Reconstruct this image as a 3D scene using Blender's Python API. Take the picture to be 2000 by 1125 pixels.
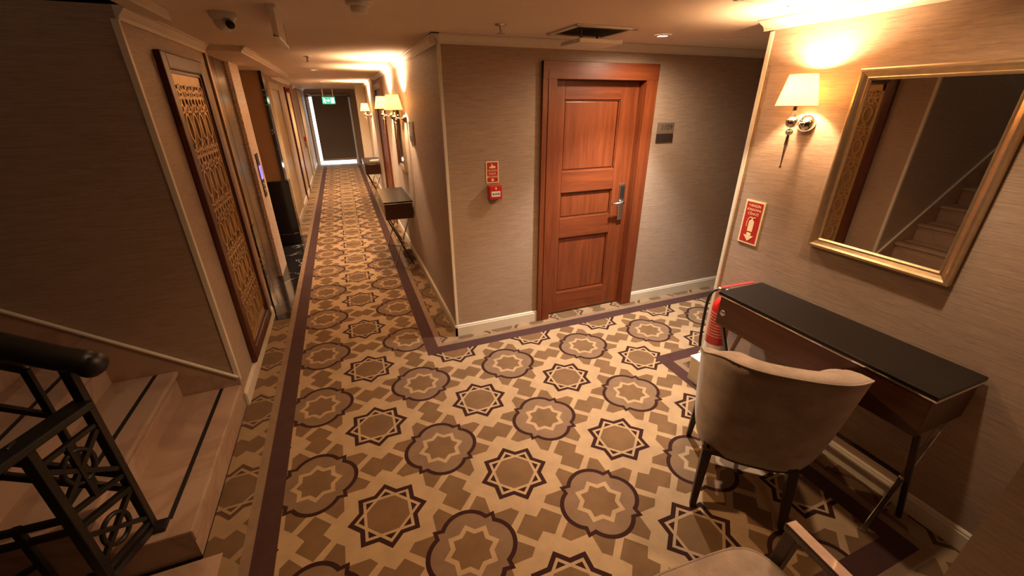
import bpy, bmesh, math, random
from mathutils import Vector, Matrix
random.seed(7)
PI = math.pi
for o in list(bpy.data.objects): bpy.data.objects.remove(o)
SC = bpy.context.scene
C = SC.collection

# ------------------------------------------------------------------ camera
CAM_H = 1.85
YAW, PITCH, ROLL, FPX = 0.374504, 0.426878, -0.004416, 795.308
cam = bpy.data.objects.new('camera', bpy.data.cameras.new('camera')); C.objects.link(cam)
fw = Vector((math.sin(YAW)*math.cos(PITCH), math.cos(YAW)*math.cos(PITCH), -math.sin(PITCH)))
rt = Vector((math.cos(YAW), -math.sin(YAW), 0)); up = rt.cross(fw)
r2 = rt*math.cos(ROLL) + up*math.sin(ROLL); u2 = -rt*math.sin(ROLL) + up*math.cos(ROLL)
cam.matrix_world = Matrix(((r2.x, u2.x, -fw.x, 0), (r2.y, u2.y, -fw.y, 0), (r2.z, u2.z, -fw.z, CAM_H), (0, 0, 0, 1)))
cam.data.sensor_width = 36; cam.data.lens = FPX/2000*36; cam.data.clip_start = 0.02
SC.camera = cam

# ------------------------------------------------------------------ world, view
w = bpy.data.worlds.new('world'); SC.world = w; w.use_nodes = True
w.node_tree.nodes['Background'].inputs[0].default_value = (1.0, 0.62, 0.36, 1)
w.node_tree.nodes['Background'].inputs[1].default_value = 0.02
vs = SC.view_settings
vs.view_transform = 'Standard'; vs.look = 'None'; vs.gamma = 1; vs.use_curve_mapping = False
vs.exposure = 0.62

# ------------------------------------------------------------------ lights (ceiling downlights; sconces carry their own)
WARM = (1.0, 0.60, 0.30); NEUT = (1.0, 0.77, 0.55); COOL = (1.0, 0.93, 0.86)
def spot(name, loc, power, col, angle=100, blend=.6, radius=.04, aim=None):
    l = bpy.data.lights.new(name, 'SPOT'); l.energy = power; l.color = col
    l.spot_size = math.radians(angle); l.spot_blend = blend; l.shadow_soft_size = radius
    o = bpy.data.objects.new(name, l); C.objects.link(o); o.location = loc
    if aim is not None:
        o.rotation_euler = (Vector(aim)-Vector(loc)).to_track_quat('-Z', 'Y').to_euler()
    return o
def point(name, loc, power, col, radius=.03, parent=None):
    l = bpy.data.lights.new(name, 'POINT'); l.energy = power; l.color = col; l.shadow_soft_size = radius
    o = bpy.data.objects.new(name, l); C.objects.link(o); o.location = loc
    if parent: o.parent = parent
    return o
CEIL = 2.26
DOWNLIGHTS = [  # x, y, power, colour, cone, aim
    (2.12, 2.60, 230, COOL, 92, (2.0, 2.45, 0)),
    (0.70, 1.75, 56, WARM, 120, (.70, 1.75, 0)),
    (1.88, 0.85, 34, NEUT, 84, (1.88, .85, 0)),
    (0.60, -1.00, 8, WARM, 120, (.6, -1.0, 0)),  # unseen fitting added behind the camera to fill the right wall and chair back
    (-0.20, 6.67, 120, NEUT, 115, (-.20, 6.67, 0)),
    (-0.20, 10.2, 130, NEUT, 115, (-.20, 10.2, 0)),
    (-0.20, 13.0, 110, NEUT, 115, (-.20, 13.0, 0)),
]
for (x, y, p, c, a, aim) in DOWNLIGHTS:
    spot('downlight_lamp', (x, y, CEIL-.03), p*.75, c, a, .75, .035, aim)      # beam
    spot('downlight_spill', (x, y, CEIL-.02), p*(.45 if p < 200 else .30), WARM if p < 200 else NEUT, 172, 1.0, .035)   # wide spill of the same fitting

point('stairwell_lamp', (-2.6, 1.7, 4.3), 16, NEUT, .1)

# ------------------------------------------------------------------ mesh helpers
class MB:
    def __init__(s): s.v = []; s.f = []; s.m = []; s.sm = []
    def add(s, vs_, fs, mi=0, smooth=False):
        b = len(s.v); s.v += [tuple(v) for v in vs_]
        for f in fs: s.f.append(tuple(i+b for i in f)); s.m.append(mi); s.sm.append(smooth)
        return s
    def box(s, x0, x1, y0, y1, z0, z1, mi=0):
        v = [(x, y, z) for z in (z0, z1) for y in (y0, y1) for x in (x0, x1)]
        return s.add(v, [(0,2,3,1),(4,5,7,6),(0,1,5,4),(2,6,7,3),(0,4,6,2),(1,3,7,5)], mi)
    def bar(s, a, b, w_, h, upv=(0,0,1), mi=0, w2=None, h2=None):   # rectangular bar a->b
        a = Vector(a); b = Vector(b); d = (b-a).normalized(); upv = Vector(upv)
        side = d.cross(upv)
        if side.length < 1e-4: side = d.cross(Vector((1,0,0)))
        side.normalize(); u = side.cross(d)
        w2 = w_ if w2 is None else w2; h2 = h if h2 is None else h2
        v = []
        for p, ww, hh in ((a, w_, h), (b, w2, h2)):
            for i, j in ((-1,-1),(1,-1),(1,1),(-1,1)): v.append(p+side*ww/2*i+u*hh/2*j)
        return s.add(v, [(3,2,1,0),(4,5,6,7),(0,1,5,4),(1,2,6,5),(2,3,7,6),(3,0,4,7)], mi)
    def tube(s, pts, r, n=12, mi=0, closed=False, caps=True):
        pts = [Vector(p) for p in pts]; k = len(pts)
        rs = r if isinstance(r, (list, tuple)) else [r]*k
        v = []; prev = None
        for i, p in enumerate(pts):
            if closed: d = pts[(i+1) % k]-pts[i-1]
            else: d = pts[min(i+1, k-1)]-pts[max(i-1, 0)]
            d.normalize()
            if prev is None:
                t = Vector((0,0,1)) if abs(d.z) < .9 else Vector((1,0,0)); x = d.cross(t).normalized()
            else:
                x = (prev-d*prev.dot(d)); x = x.normalized() if x.length > 1e-6 else d.orthogonal().normalized()
            prev = x; y = d.cross(x)
            for j in range(n):
                a = 2*PI*j/n; v.append(p+(x*math.cos(a)+y*math.sin(a))*rs[i])
        f = []
        for i in range(k if closed else k-1):
            i2 = (i+1) % k
            for j in range(n): f.append((i*n+j, i*n+(j+1) % n, i2*n+(j+1) % n, i2*n+j))
        s.add(v, f, mi, True)
        if caps and not closed:
            s.add(v[:n], [tuple(range(n-1, -1, -1))], mi); s.add(v[-n:], [tuple(range(n))], mi)
        return s
    def lathe(s, prof, n=24, mi=0, c=(0,0,0), axis='z', smooth=True):   # prof: [(r,h)]
        v = []
        for r, h in prof:
            for j in range(n):
                a = 2*PI*j/n; p = (r*math.cos(a), r*math.sin(a), h)
                if axis == 'x': p = (p[2], p[0], p[1])
                if axis == 'y': p = (p[0], p[2], p[1])
                v.append((p[0]+c[0], p[1]+c[1], p[2]+c[2]))
        f = [(i*n+j, i*n+(j+1) % n, (i+1)*n+(j+1) % n, (i+1)*n+j) for i in range(len(prof)-1) for j in range(n)]
        return s.add(v, f, mi, smooth)
    def prism(s, poly, z0, z1, fn=None, mi=0):    # poly: list of (a,b); fn maps (a,b,h)->xyz
        fn = fn or (lambda a, b, h: (a, b, h)); n = len(poly)
        v = [fn(a, b, z0) for a, b in poly]+[fn(a, b, z1) for a, b in poly]
        f = [tuple(range(n-1, -1, -1)), tuple(range(n, 2*n))]+[(i, (i+1) % n, (i+1) % n+n, i+n) for i in range(n)]
        return s.add(v, f, mi)
    def ring(s, outer, inner, z0, z1, fn, mi=0):  # flat ring between two loops of equal length
        n = len(outer); v = []
        for z in (z0, z1):
            v += [fn(a, b, z) for a, b in outer]+[fn(a, b, z) for a, b in inner]
        f = []
        for i in range(n):
            j = (i+1) % n
            f += [(2*n+i, 2*n+j, 3*n+j, 3*n+i), (i, n+i, n+j, j), (i, j, 2*n+j, 2*n+i), (n+i, 3*n+i, 3*n+j, n+j)]
        return s.add(v, f, mi)
    def mesh(s, name, mats, bevel=0):
        me = bpy.data.meshes.new(name); me.from_pydata(s.v, [], s.f)
        for m in mats: me.materials.append(m)
        for p, mi, sm in zip(me.polygons, s.m, s.sm): p.material_index = mi; p.use_smooth = sm
        me.update()
        bm = bmesh.new(); bm.from_mesh(me)
        bmesh.ops.remove_doubles(bm, verts=bm.verts, dist=1e-5)
        bmesh.ops.recalc_face_normals(bm, faces=bm.faces)
        if bevel:
            es = [e for e in bm.edges if len(e.link_faces) == 2 and e.calc_face_angle(0) > .6]
            bmesh.ops.bevel(bm, geom=es, offset=bevel, segments=2, profile=.6, affect='EDGES', clamp_overlap=True)
        bm.to_mesh(me); bm.free()
        return me
    def build(s, name, mats, parent=None, bevel=0, loc=None):
        if not isinstance(mats, (list, tuple)): mats = [mats]
        o = bpy.data.objects.new(name, s.mesh(name, mats, bevel)); C.objects.link(o)
        if parent: o.parent = parent
        if loc: o.location = loc
        return o
def tag(o, label=None, cat=None, group=None, kind=None):
    if label: o['label'] = label
    if cat: o['category'] = cat
    if group: o['group'] = group
    if kind: o['kind'] = kind
    return o
def thing(name, label, cat, loc=(0,0,0), rz=0, group=None, kind=None):
    o = bpy.data.objects.new(name, None); C.objects.link(o); o.empty_display_size = .05
    o.location = loc; o.rotation_euler = (0, 0, rz)
    return tag(o, label, cat, group, kind)
def struct(o, label): return tag(o, label, kind='structure')
def copy_tree(o, parent=None):
    c = o.copy(); C.objects.link(c); c.parent = parent
    if o.type == 'LIGHT': pass
    for ch in list(o.children): copy_tree(ch, c)
    return c
def text_part(name, body, size, mat, M, parent=None, depth=.0004, align='CENTER'):
    cu = bpy.data.curves.new(name, 'FONT'); cu.body = body; cu.size = size; cu.align_x = align; cu.align_y = 'CENTER'
    cu.extrude = depth; cu.resolution_u = 3
    t = bpy.data.objects.new(name, cu); C.objects.link(t)
    bpy.context.view_layer.update()
    me = bpy.data.meshes.new_from_object(t.evaluated_get(bpy.context.evaluated_depsgraph_get()))
    bpy.data.objects.remove(t)
    me.transform(M); me.materials.clear(); me.materials.append(mat)
    o = bpy.data.objects.new(name, me); C.objects.link(o)
    if parent: o.parent = parent
    return o

# ------------------------------------------------------------------ node helpers / materials
class X:          # tiny expression -> math node compiler
    nt = None
    def __init__(s, v): s.v = v
    @staticmethod
    def op(o, *a):
        n = X.nt.nodes.new('ShaderNodeMath'); n.operation = o
        for i, q in enumerate(a):
            q = q.v if isinstance(q, X) else q
            if isinstance(q, (int, float)): n.inputs[i].default_value = q
            else: X.nt.links.new(q, n.inputs[i])
        return X(n.outputs[0])
    def __add__(s, o): return X.op('ADD', s, o)
    __radd__ = __add__
    def __sub__(s, o): return X.op('SUBTRACT', s, o)
    def __rsub__(s, o): return X.op('SUBTRACT', o, s)
    def __mul__(s, o): return X.op('MULTIPLY', s, o)
    __rmul__ = __mul__
    def __lt__(s, o): return X.op('LESS_THAN', s, o)
    def __gt__(s, o): return X.op('GREATER_THAN', s, o)
    def __or__(s, o): return X.op('MAXIMUM', s, o)
    def __and__(s, o): return X.op('MINIMUM', s, o)
    def abs(s): return X.op('ABSOLUTE', s)
    def sqrt(s): return X.op('SQRT', s)
def xmax(a, b): return X.op('MAXIMUM', a, b)
def xmin(a, b): return X.op('MINIMUM', a, b)

def newmat(name):
    m = bpy.data.materials.new(name); m.use_nodes = True
    return m, m.node_tree, m.node_tree.nodes['Principled BSDF']
def N(nt, t, **k):
    n = nt.nodes.new(t)
    for a, b in k.items(): setattr(n, a, b)
    return n
def ramp(nt, fac, stops):
    r = N(nt, 'ShaderNodeValToRGB'); e = r.color_ramp.elements
    while len(e) < len(stops): e.new(.5)
    for q, (p, c) in zip(e, stops): q.position = p; q.color = (*c, 1)
    nt.links.new(fac, r.inputs[0]); return r.outputs[0]
def objco(nt, scale=(1,1,1), rot=(0,0,0)):
    t = N(nt, 'ShaderNodeTexCoord'); mp = N(nt, 'ShaderNodeMapping')
    mp.inputs['Scale'].default_value = scale; mp.inputs['Rotation'].default_value = rot
    nt.links.new(t.outputs['Object'], mp.inputs[0]); return mp.outputs[0]
def noise(nt, co, scale, detail=3, rough=.5):
    n = N(nt, 'ShaderNodeTexNoise'); n.inputs['Scale'].default_value = scale; n.inputs['Detail'].default_value = detail
    n.inputs['Roughness'].default_value = rough; nt.links.new(co, n.inputs['Vector']); return n.outputs['Fac']
def bump(nt, b, h, strength=.2, dist=.002):
    n = N(nt, 'ShaderNodeBump'); n.inputs['Strength'].default_value = strength; n.inputs['Distance'].default_value = dist
    nt.links.new(h, n.inputs['Height']); nt.links.new(n.outputs[0], b.inputs['Normal'])
def plain(name, col, rough=.5, metal=0, spec=.5, vary=.12, scale=20, bumpy=0, coat=0):
    m, nt, b = newmat(name); co = objco(nt)
    f = noise(nt, co, scale)
    c = ramp(nt, f, [(.3, tuple(x*(1-vary) for x in col)), (.7, tuple(min(1, x*(1+vary)) for x in col))])
    nt.links.new(c, b.inputs['Base Color']); b.inputs['Roughness'].default_value = rough; b.inputs['Metallic'].default_value = metal
    b.inputs['Specular IOR Level'].default_value = spec; b.inputs['Coat Weight'].default_value = coat
    if bumpy: bump(nt, b, noise(nt, co, scale*8), bumpy, .002)
    return m
def emit(name, col, strength, base=(.8,.8,.8)):
    m, nt, b = newmat(name); b.inputs['Base Color'].default_value = (*base, 1)
    b.inputs['Emission Color'].default_value = (*col, 1); b.inputs['Emission Strength'].default_value = strength
    return m

# wallpaper: horizontal slub weave
def wallpaper(name, c1, c2, rough=.55):
    m, nt, b = newmat(name)
    co = objco(nt, (5, 5, 90)); n1 = noise(nt, co, 1.6, 5, .65)
    co2 = objco(nt, (30, 30, 260)); n2 = noise(nt, co2, 1.0, 2, .5)
    mx = N(nt, 'ShaderNodeMath', operation='MULTIPLY_ADD'); nt.links.new(n2, mx.inputs[0]); mx.inputs[1].default_value = .35
    nt.links.new(n1, mx.inputs[2])
    c = ramp(nt, mx.outputs[0], [(.42, c1), (.6, tuple((a+b_)/2 for a, b_ in zip(c1, c2))), (.85, c2)])
    nt.links.new(c, b.inputs['Base Color']); b.inputs['Roughness'].default_value = rough
    b.inputs['Specular IOR Level'].default_value = .45; b.inputs['Sheen Weight'].default_value = .15
    bump(nt, b, mx.outputs[0], .35, .0022)
    return m
M = {}
M['paper'] = wallpaper('wallpaper', (.235, .160, .108), (.39, .278, .195))
M['ceil'] = plain('ceiling_paint', (.74, .62, .50), .7, vary=.03, scale=3)
M['trim'] = plain('cream_paint', (.66, .59, .47), .4, vary=.03, scale=5)
M['crown'] = plain('crown_paint', (.62, .54, .44), .5, vary=.03, scale=5)
def wood(name, c1, c2, rough=.35, axis='z', scale=1.0):
    m, nt, b = newmat(name)
    sc = {'z': (14, 14, .9), 'x': (.9, 14, 14), 'y': (14, .9, 14)}[axis]
    co = objco(nt, tuple(q*scale for q in sc)); n1 = noise(nt, co, 2.2, 6, .6)
    co2 = objco(nt, tuple(q*scale*6 for q in sc)); n2 = noise(nt, co2, 2, 3, .5)
    mx = N(nt, 'ShaderNodeMath', operation='MULTIPLY_ADD'); nt.links.new(n2, mx.inputs[0]); mx.inputs[1].default_value = .3
    nt.links.new(n1, mx.inputs[2])
    c = ramp(nt, mx.outputs[0], [(.4, c1), (.85, c2)])
    nt.links.new(c, b.inputs['Base Color']); b.inputs['Roughness'].default_value = rough
    bump(nt, b, n2, .06, .001); return m
M['door_v'] = wood('door_wood', (.105, .022, .006), (.21, .050, .014), .38, 'z')
M['door_h'] = wood('door_wood_rail', (.105, .022, .006), (.21, .050, .014), .38, 'x')
M['dark_wood'] = wood('dark_wood', (.042, .012, .006), (.08, .025, .011), .3, 'y')
M['frame_wood'] = wood('dark_frame_wood', (.055, .012, .007), (.10, .024, .012), .35, 'z')
M['leg_wood'] = wood('leg_wood', (.018, .009, .006), (.04, .018, .011), .35, 'z')
M['lacquer'] = plain('black_lacquer', (.008, .006, .005), .32, spec=.28, vary=.1)
M['chrome'] = plain('chrome', (.75, .72, .68), .08, 1, vary=.02)
M['steel'] = plain('brushed_steel', (.55, .53, .5), .28, 1, vary=.06, scale=60)
M['gold'] = plain('champagne_frame', (.52, .39, .24), .30, .85, vary=.08, scale=30)
M['mirror'] = plain('mirror_glass', (.78, .78, .76), .015, 1, vary=0)
M['iron'] = plain('black_iron', (.010, .008, .007), .42, vary=.2, scale=40)
M['black'] = plain('black_rubber', (.012, .011, .011), .5, vary=.1)
M['red'] = plain('red_paint', (.48, .018, .015), .3, vary=.06, coat=.3)
M['signred'] = plain('sign_red', (.46, .022, .018), .45, vary=.05)
M['signcream'] = plain('sign_cream', (.85, .72, .42), .5, vary=.02)
M['labelwhite'] = plain('label_white', (.72, .70, .66), .5, vary=.03)
M['whiteplastic'] = plain('white_plastic', (.72, .68, .62), .4, vary=.03)
M['darkgap'] = plain('dark_void', (.012, .009, .008), .8, vary=.1)
M['bronze'] = plain('bronze_mirror', (.105, .050, .015), .2, .85, vary=.05, scale=4)
M['bronze_panel'] = plain('bronze_panel', (.40, .24, .13), .35, .15, vary=.05, scale=4)
M['lattice'] = plain('lattice_gold', (.50, .33, .15), .33, .55, vary=.12, scale=25)
M['lattice_back'] = plain('lattice_backing', (.31, .19, .09), .4, .2, vary=.15, scale=15)
M['plate'] = plain('number_plate', (.25, .19, .14), .35, .4, vary=.05)
M['plate_dark'] = plain('dark_plate', (.035, .022, .018), .3, vary=.1)
M['doorcream'] = wood('pale_door', (.40, .29, .15), (.52, .40, .22), .4, 'z')
M['blind'] = plain('dark_blind', (.15, .125, .11), .8, vary=.08, scale=60)
def fabric(name, c1, c2):
    m, nt, b = newmat(name); co = objco(nt)
    f = noise(nt, co, 260, 3, .7); g = noise(nt, co, 12, 3)
    mx = N(nt, 'ShaderNodeMath', operation='MULTIPLY_ADD'); nt.links.new(f, mx.inputs[0]); mx.inputs[1].default_value = .7
    nt.links.new(g, mx.inputs[2])
    nt.links.new(ramp(nt, mx.outputs[0], [(.6, c1), (1.05, c2)]), b.inputs['Base Color'])
    b.inputs['Roughness'].default_value = .9; b.inputs['Sheen Weight'].default_value = .3
    bump(nt, b, f, .4, .001); return m
M['fabric'] = fabric('taupe_upholstery', (.19, .132, .096), (.31, .225, .165))
def marble(name, base, vein, rough, scale=2.0, lo=.48, hi=.52, warp=1.4):
    m, nt, b = newmat(name); co = objco(nt)
    n1 = N(nt, 'ShaderNodeTexNoise'); n1.inputs['Scale'].default_value = scale; n1.inputs['Detail'].default_value = 6
    n1.inputs['Distortion'].default_value = warp; nt.links.new(co, n1.inputs['Vector'])
    mid = (lo+hi)/2
    c = ramp(nt, n1.outputs['Fac'], [(lo-.06, base), (lo, base), (mid, vein), (hi, base)])
    nt.links.new(c, b.inputs['Base Color']); b.inputs['Roughness'].default_value = rough
    return m
M['step'] = marble('beige_marble', (.42, .29, .21), (.34, .22, .155), .28, 1.5, .44, .56)
M['blackmarble'] = marble('black_marble', (.016, .014, .014), (.40, .38, .36), .12, 1.1, .4965, .5035, 1.6)
def etched(name):
    m, nt, b = newmat(name); co = objco(nt, (1,1,1))
    v = N(nt, 'ShaderNodeTexVoronoi', feature='DISTANCE_TO_EDGE'); v.inputs['Scale'].default_value = 42; nt.links.new(co, v.inputs['Vector'])
    c = ramp(nt, v.outputs['Distance'], [(.02, (.50, .37, .29)), (.12, (.92, .79, .70))])
    nt.links.new(c, b.inputs['Base Color']); b.inputs['Roughness'].default_value = .28; b.inputs['Metallic'].default_value = .1
    bump(nt, b, v.outputs['Distance'], .4, .003); return m
M['etched'] = etched('etched_panel')
M['shade'] = None

# ------------------------------------------------------------------ carpet
def carpet():
    m, nt, b = newmat('patterned_carpet'); X.nt = nt
    tc = N(nt, 'ShaderNodeTexCoord'); sp = N(nt, 'ShaderNodeSeparateXYZ'); nt.links.new(tc.outputs['Object'], sp.inputs[0])
    x, y = X(sp.outputs[0]), X(sp.outputs[1])
    def boxd(x0, x1, y0, y1): return xmin(xmin(x-x0, x1-x), xmin(y-y0, y1-y))
    D = xmax(xmax(boxd(-.665, .482, .43, 14.9), boxd(-.665, 8, 2.02, 2.915)), boxd(-.665, 2.15, .43, 2.915))
    D = xmax(D, boxd(-.665, .9, -3, 1.0))
    border = D < -.045
    left = border & (x < -.4)
    oth = border-left
    PX, PY = .674, .652
    u = (x-(-.072)-left*(-.80+.072)-oth*(1.753+.072))*(1/PX)
    v = (y-1.505-left*(1.94-1.505)-oth*(3.03-1.505))*(1/PY)
    ps = (u-X.op('ROUND', u)).abs(); qs = (v-X.op('ROUND', v)).abs()
    pr = .5-ps; qr = .5-qs
    S2 = .70711
    # star
    d1 = (ps+qs)*S2; d2 = xmax(ps, qs); st = xmin(d1, d2); oc = xmax(d1, d2)
    star_dark = st < .2005
    cream_in = (st < .1675) & (((d1-.1575).abs() < .0105) | ((d2-.1575).abs() < .0105))
    star_mid = oc < .147
    # rosette
    a = xmax(pr, qr); bb = xmin(pr, qr)
    lobe = ((a-.116)*(a-.116)+bb*bb).sqrt()-.198
    e = (a+bb)*S2; wv = (a-bb)*S2
    cusp = (e+1.26*wv-.322)*.72
    f = xmin(lobe, cusp)
    ros = f < 0; ros_in = f < -.032
    r1 = (pr+qr)*S2; r2_ = xmax(pr, qr); rs = xmin(r1, r2_)
    rstar = (rs < .137) & (rs > .105); rmid = rs < .105
    # tiles: mirror pair of dominoes and kites
    def dom(p, q): return ((p+q) < .18) & ((p-.82*q) < .06)
    def kite(p, q): return (p < .2) & ((q-.865*p) > -.0272) & ((p*1.094+q) > .261)
    tile = (dom(pr, qs) | dom(qr, ps)) | (kite(pr, qs) | kite(qr, ps))
    def rgb(c): n = N(nt, 'ShaderNodeRGB'); n.outputs[0].default_value = (*c, 1); return n.outputs[0]
    def mix(fac, c0, c1):
        n = N(nt, 'ShaderNodeMix', data_type='RGBA'); nt.links.new(fac.v, n.inputs['Factor'])
        nt.links.new(c0, n.inputs[6]); nt.links.new(c1, n.inputs[7]); return n.outputs[2]
    cream, tan, rosf, dark = (.40, .272, .152), (.17, .096, .044), (.20, .122, .07), (.034, .010, .007)
    bcream, btan, bdark = (.29, .195, .108), (.14, .083, .041), (.08, .040, .019)
    def pal(c, c2): return mix(border, rgb(c), rgb(c2))
    cCream = pal(cream, bcream); cTan = pal(tan, btan); cDark = pal(dark, bdark); cRos = pal(rosf, btan)
    col = mix(tile, cCream, cTan)
    col = mix(ros, col, cDark); col = mix(ros_in, col, cRos); col = mix(rmid, col, cTan); col = mix(rstar, col, cCream)
    col = mix(star_dark, col, cDark); col = mix(star_mid, col, cTan); col = mix(cream_in, col, cCream)
    strip = (D < 0) & (D > -.045)
    col = mix(strip, col, rgb((.24, .155, .095)))
    stripe = (D > 0) & (D < .102)
    col = mix(stripe, col, rgb((.062, .026, .022)))
    # pile variation
    co = objco(nt); g = noise(nt, co, 9, 4, .6); h = noise(nt, co, 420, 2, .7)
    vr = ramp(nt, g, [(.25, (.82,.82,.82)), (.75, (1.1,1.1,1.1))]); vh = ramp(nt, h, [(.25, (.84,.84,.84)), (.75, (1.12,1.12,1.12))])
    def mul(c0, c1):
        n = N(nt, 'ShaderNodeMix', data_type='RGBA', blend_type='MULTIPLY'); n.inputs['Factor'].default_value = 1
        nt.links.new(c0, n.inputs[6]); nt.links.new(c1, n.inputs[7]); return n.outputs[2]
    nt.links.new(mul(mul(col, vr), vh), b.inputs['Base Color'])
    b.inputs['Roughness'].default_value = .95; b.inputs['Specular IOR Level'].default_value = .15; b.inputs['Sheen Weight'].default_value = .1
    bump(nt, b, h, .5, .002)
    return m
M['carpet'] = carpet()

# ================================================================== SETTING
XR, YD, XC, XL = 2.32, 3.03, .68, -.868
YE = 1.93            # end of the right-hand wall (passage to the right behind it)
YS = 2.70            # wall behind the stairs
YEND = 15.3
XFAR = 6.0
m = MB()
m.box(-.79, XFAR, -2.2, 1.585, -.1, 0); m.box(XL, XFAR, 1.585, YD+.05, -.1, 0); m.box(XL-.02, XC, YD+.05, YEND, -.1, 0)
struct(m.build('floor', M['carpet']), 'patterned carpet with brown stars and rosettes in cream and tan')
# marble floor in front of the elevators (1.5 mm proud of the carpet)
m = MB(); m.box(-1.35, -.712, 3.93, 6.80, -.05, .0025)
struct(m.build('floor_elevator', M['blackmarble']), 'black veined marble floor strip in front of the elevators')
m = MB(); m.box(-1.30, -.79, -2.2, 1.585, -.1, 0)
struct(m.build('floor_landing', M['step']), 'beige marble landing beside the foot of the stairs')

m = MB()
m.box(-.74, XFAR, -2.2, YS, CEIL, CEIL+.12); m.box(XL-.6, XC, YS, YEND, CEIL, CEIL+.12); m.box(XC, XFAR, YS, YD+.05, CEIL, CEIL+.12)
struct(m.build('ceiling', M['ceil']), 'low plastered ceiling over the lobby and corridor')

# door wall, with an opening for the door
DX0, DX1, DZ = 1.535, 2.365, 2.02
m = MB()
m.box(XC, DX0, YD, YD+.14, 0, CEIL); m.box(DX1, XFAR, YD, YD+.14, 0, CEIL); m.box(DX0, DX1, YD, YD+.14, DZ, CEIL)
struct(m.build('wall_back', M['paper']), 'beige wallpapered wall around the wooden room door')
m = MB(); m.box(XC, XC+.14, YD+.14, YEND, 0, CEIL)
struct(m.build('wall_corridor_right', M['paper']), 'wallpapered right-hand wall of the long corridor')
m = MB(); m.box(XR, XR+.2, .25, YE, 0, CEIL)
struct(m.build('wall_right', M['paper']), 'wallpapered wall behind the desk and the gold mirror')
m = MB(); m.box(XR+.2, XFAR, YE-.12, YE, 0, CEIL); m.box(XFAR, XFAR+.1, YE-.12, YD+.14, 0, CEIL)
struct(m.build('wall_passage', M['paper']), 'wallpapered wall of the side passage beyond the desk')
m = MB(); m.box(1.62, XR+.2, .10, .25, 0, CEIL)
struct(m.build('wall_front', M['paper']), 'dark wall end beside the camera at the right edge')
m = MB(); m.box(XL-.12, XL, YS, 4.105, 0, CEIL)
struct(m.build('wall_left', M['paper']), 'wallpapered wall holding the gold lattice panel')
m = MB(); m.box(XL-.12, XL, 6.62, YEND, 0, CEIL)
struct(m.build('wall_corridor_left', M['paper']), 'wallpapered left-hand wall of the corridor beyond the elevators')
m = MB(); m.box(-6, XL-.12, YS, YS+.12, -2.5, 5.2); m.box(XL-.12, -.74, YS, YS+.12, CEIL, 5.2)
struct(m.build('wall_stairs', M['paper']), 'dark wallpapered wall rising beside the staircase')
m = MB(); m.box(-.74, -.64, -2.2, YS, CEIL+.12, 5.2); m.box(-6.1, -6, -2.2, YS+.12, -2.5, 5.2); m.box(-6, 3.0, -2.3, -2.2, -2.5, 5.2); m.box(-6, -.6, -2.3, YS+.2, 5.2, 5.3)
m.box(-6, -1.3, -2.3, YS, -2.6, -2.5)
struct(m.build('wall_stairwell', M['paper']), 'upper stairwell walls enclosing the flight')

def sweep(name, path, prof, mat, label):      # prof: [(out, z)] ; path: list of ((x,y),(nx,ny)) with inward normals
    m = MB()
    for (p0, p1, n) in path:
        v = []
        for p in (p0, p1):
            for o, z in prof: v.append((p[0]+n[0]*o, p[1]+n[1]*o, z))
        k = len(prof)
        m.add(v, [(i, (i+1) % k, (i+1) % k+k, i+k) for i in range(k)]+[tuple(range(k)), tuple(range(2*k-1, k-1, -1))])
    return struct(m.build(name, mat), label)
BASE = [(0, 0), (.016, 0), (.016, .082), (.012, .088), (.012, .096), (.006, .104), (0, .104)]
def crown(z1, h=.058, d=.05): return [(0, z1-h), (.010, z1-h), (.014, z1-h*.72), (.026, z1-h*.5), (d*.72, z1-h*.3), (d*.8, z1-h*.18), (d, z1-h*.14), (d, z1), (0, z1)]
sweep('baseboard_back', [((XC-.016, YD), (1.43, YD), (0, -1)), ((2.462, YD), (XFAR, YD), (0, -1))], BASE, M['trim'], 'cream baseboard under the door wall')
sweep('baseboard_corridor', [((XC, YD-.016), (XC, 6.9), (-1, 0)), ((XC, 8.05), (XC, YEND), (-1, 0))], BASE, M['trim'], 'cream baseboard along the right corridor wall')
sweep('baseboard_right', [((XR, .25), (XR, YE+.016), (-1, 0)), ((XR-.016, YE), (XFAR, YE), (0, 1))], BASE, M['trim'], 'cream baseboard below the desk')
sweep('baseboard_left', [((XL, YS-.02), (XL, 4.05), (1, 0)), ((XL, 6.8), (XL, YEND), (1, 0))], BASE, M['trim'], 'cream baseboard below the lattice panel')
sweep('trim_1', [((XC-.05, YD), (XFAR, YD), (0, -1))], crown(CEIL), M['crown'], 'crown moulding above the wooden door')
sweep('trim_2', [((XC, YD-.05), (XC, YEND), (-1, 0))], crown(CEIL), M['crown'], 'crown moulding along the right corridor wall')
sweep('trim_3', [((XR, .25), (XR, YE+.05), (-1, 0))], crown(CEIL, .05, .07), M['crown'], 'crown moulding above the sconce and gold mirror')
sweep('trim_4', [((XL, YS), (XL, 4.15), (1, 0))], crown(CEIL), M['crown'], 'crown moulding above the lattice panel')
m = MB(); m.box(-.80, -.72, .2, YS+.02, CEIL-.02, CEIL+.10); m.box(-.735, -.665, .2, YS+.04, CEIL-.05, CEIL)
struct(m.build('trim_5', M['crown'], bevel=.006), 'moulding along the ceiling edge over the stairs')
# bulkhead above the elevators
m = MB(); m.box(XL-.5, -.63, 4.16, 7.9, 2.222, CEIL)
struct(m.build('trim_6', M['ceil']), 'low bulkhead above the elevators')
sweep('trim_7', [((-.63, 4.16), (-.63, 7.9), (1, 0))], crown(CEIL, .046, .045), M['crown'], 'bright crown moulding on the elevator bulkhead')
sweep('trim_8', [((XL, 7.9), (XL, YEND), (1, 0))], crown(CEIL), M['crown'], 'crown moulding along the left corridor wall')
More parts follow.
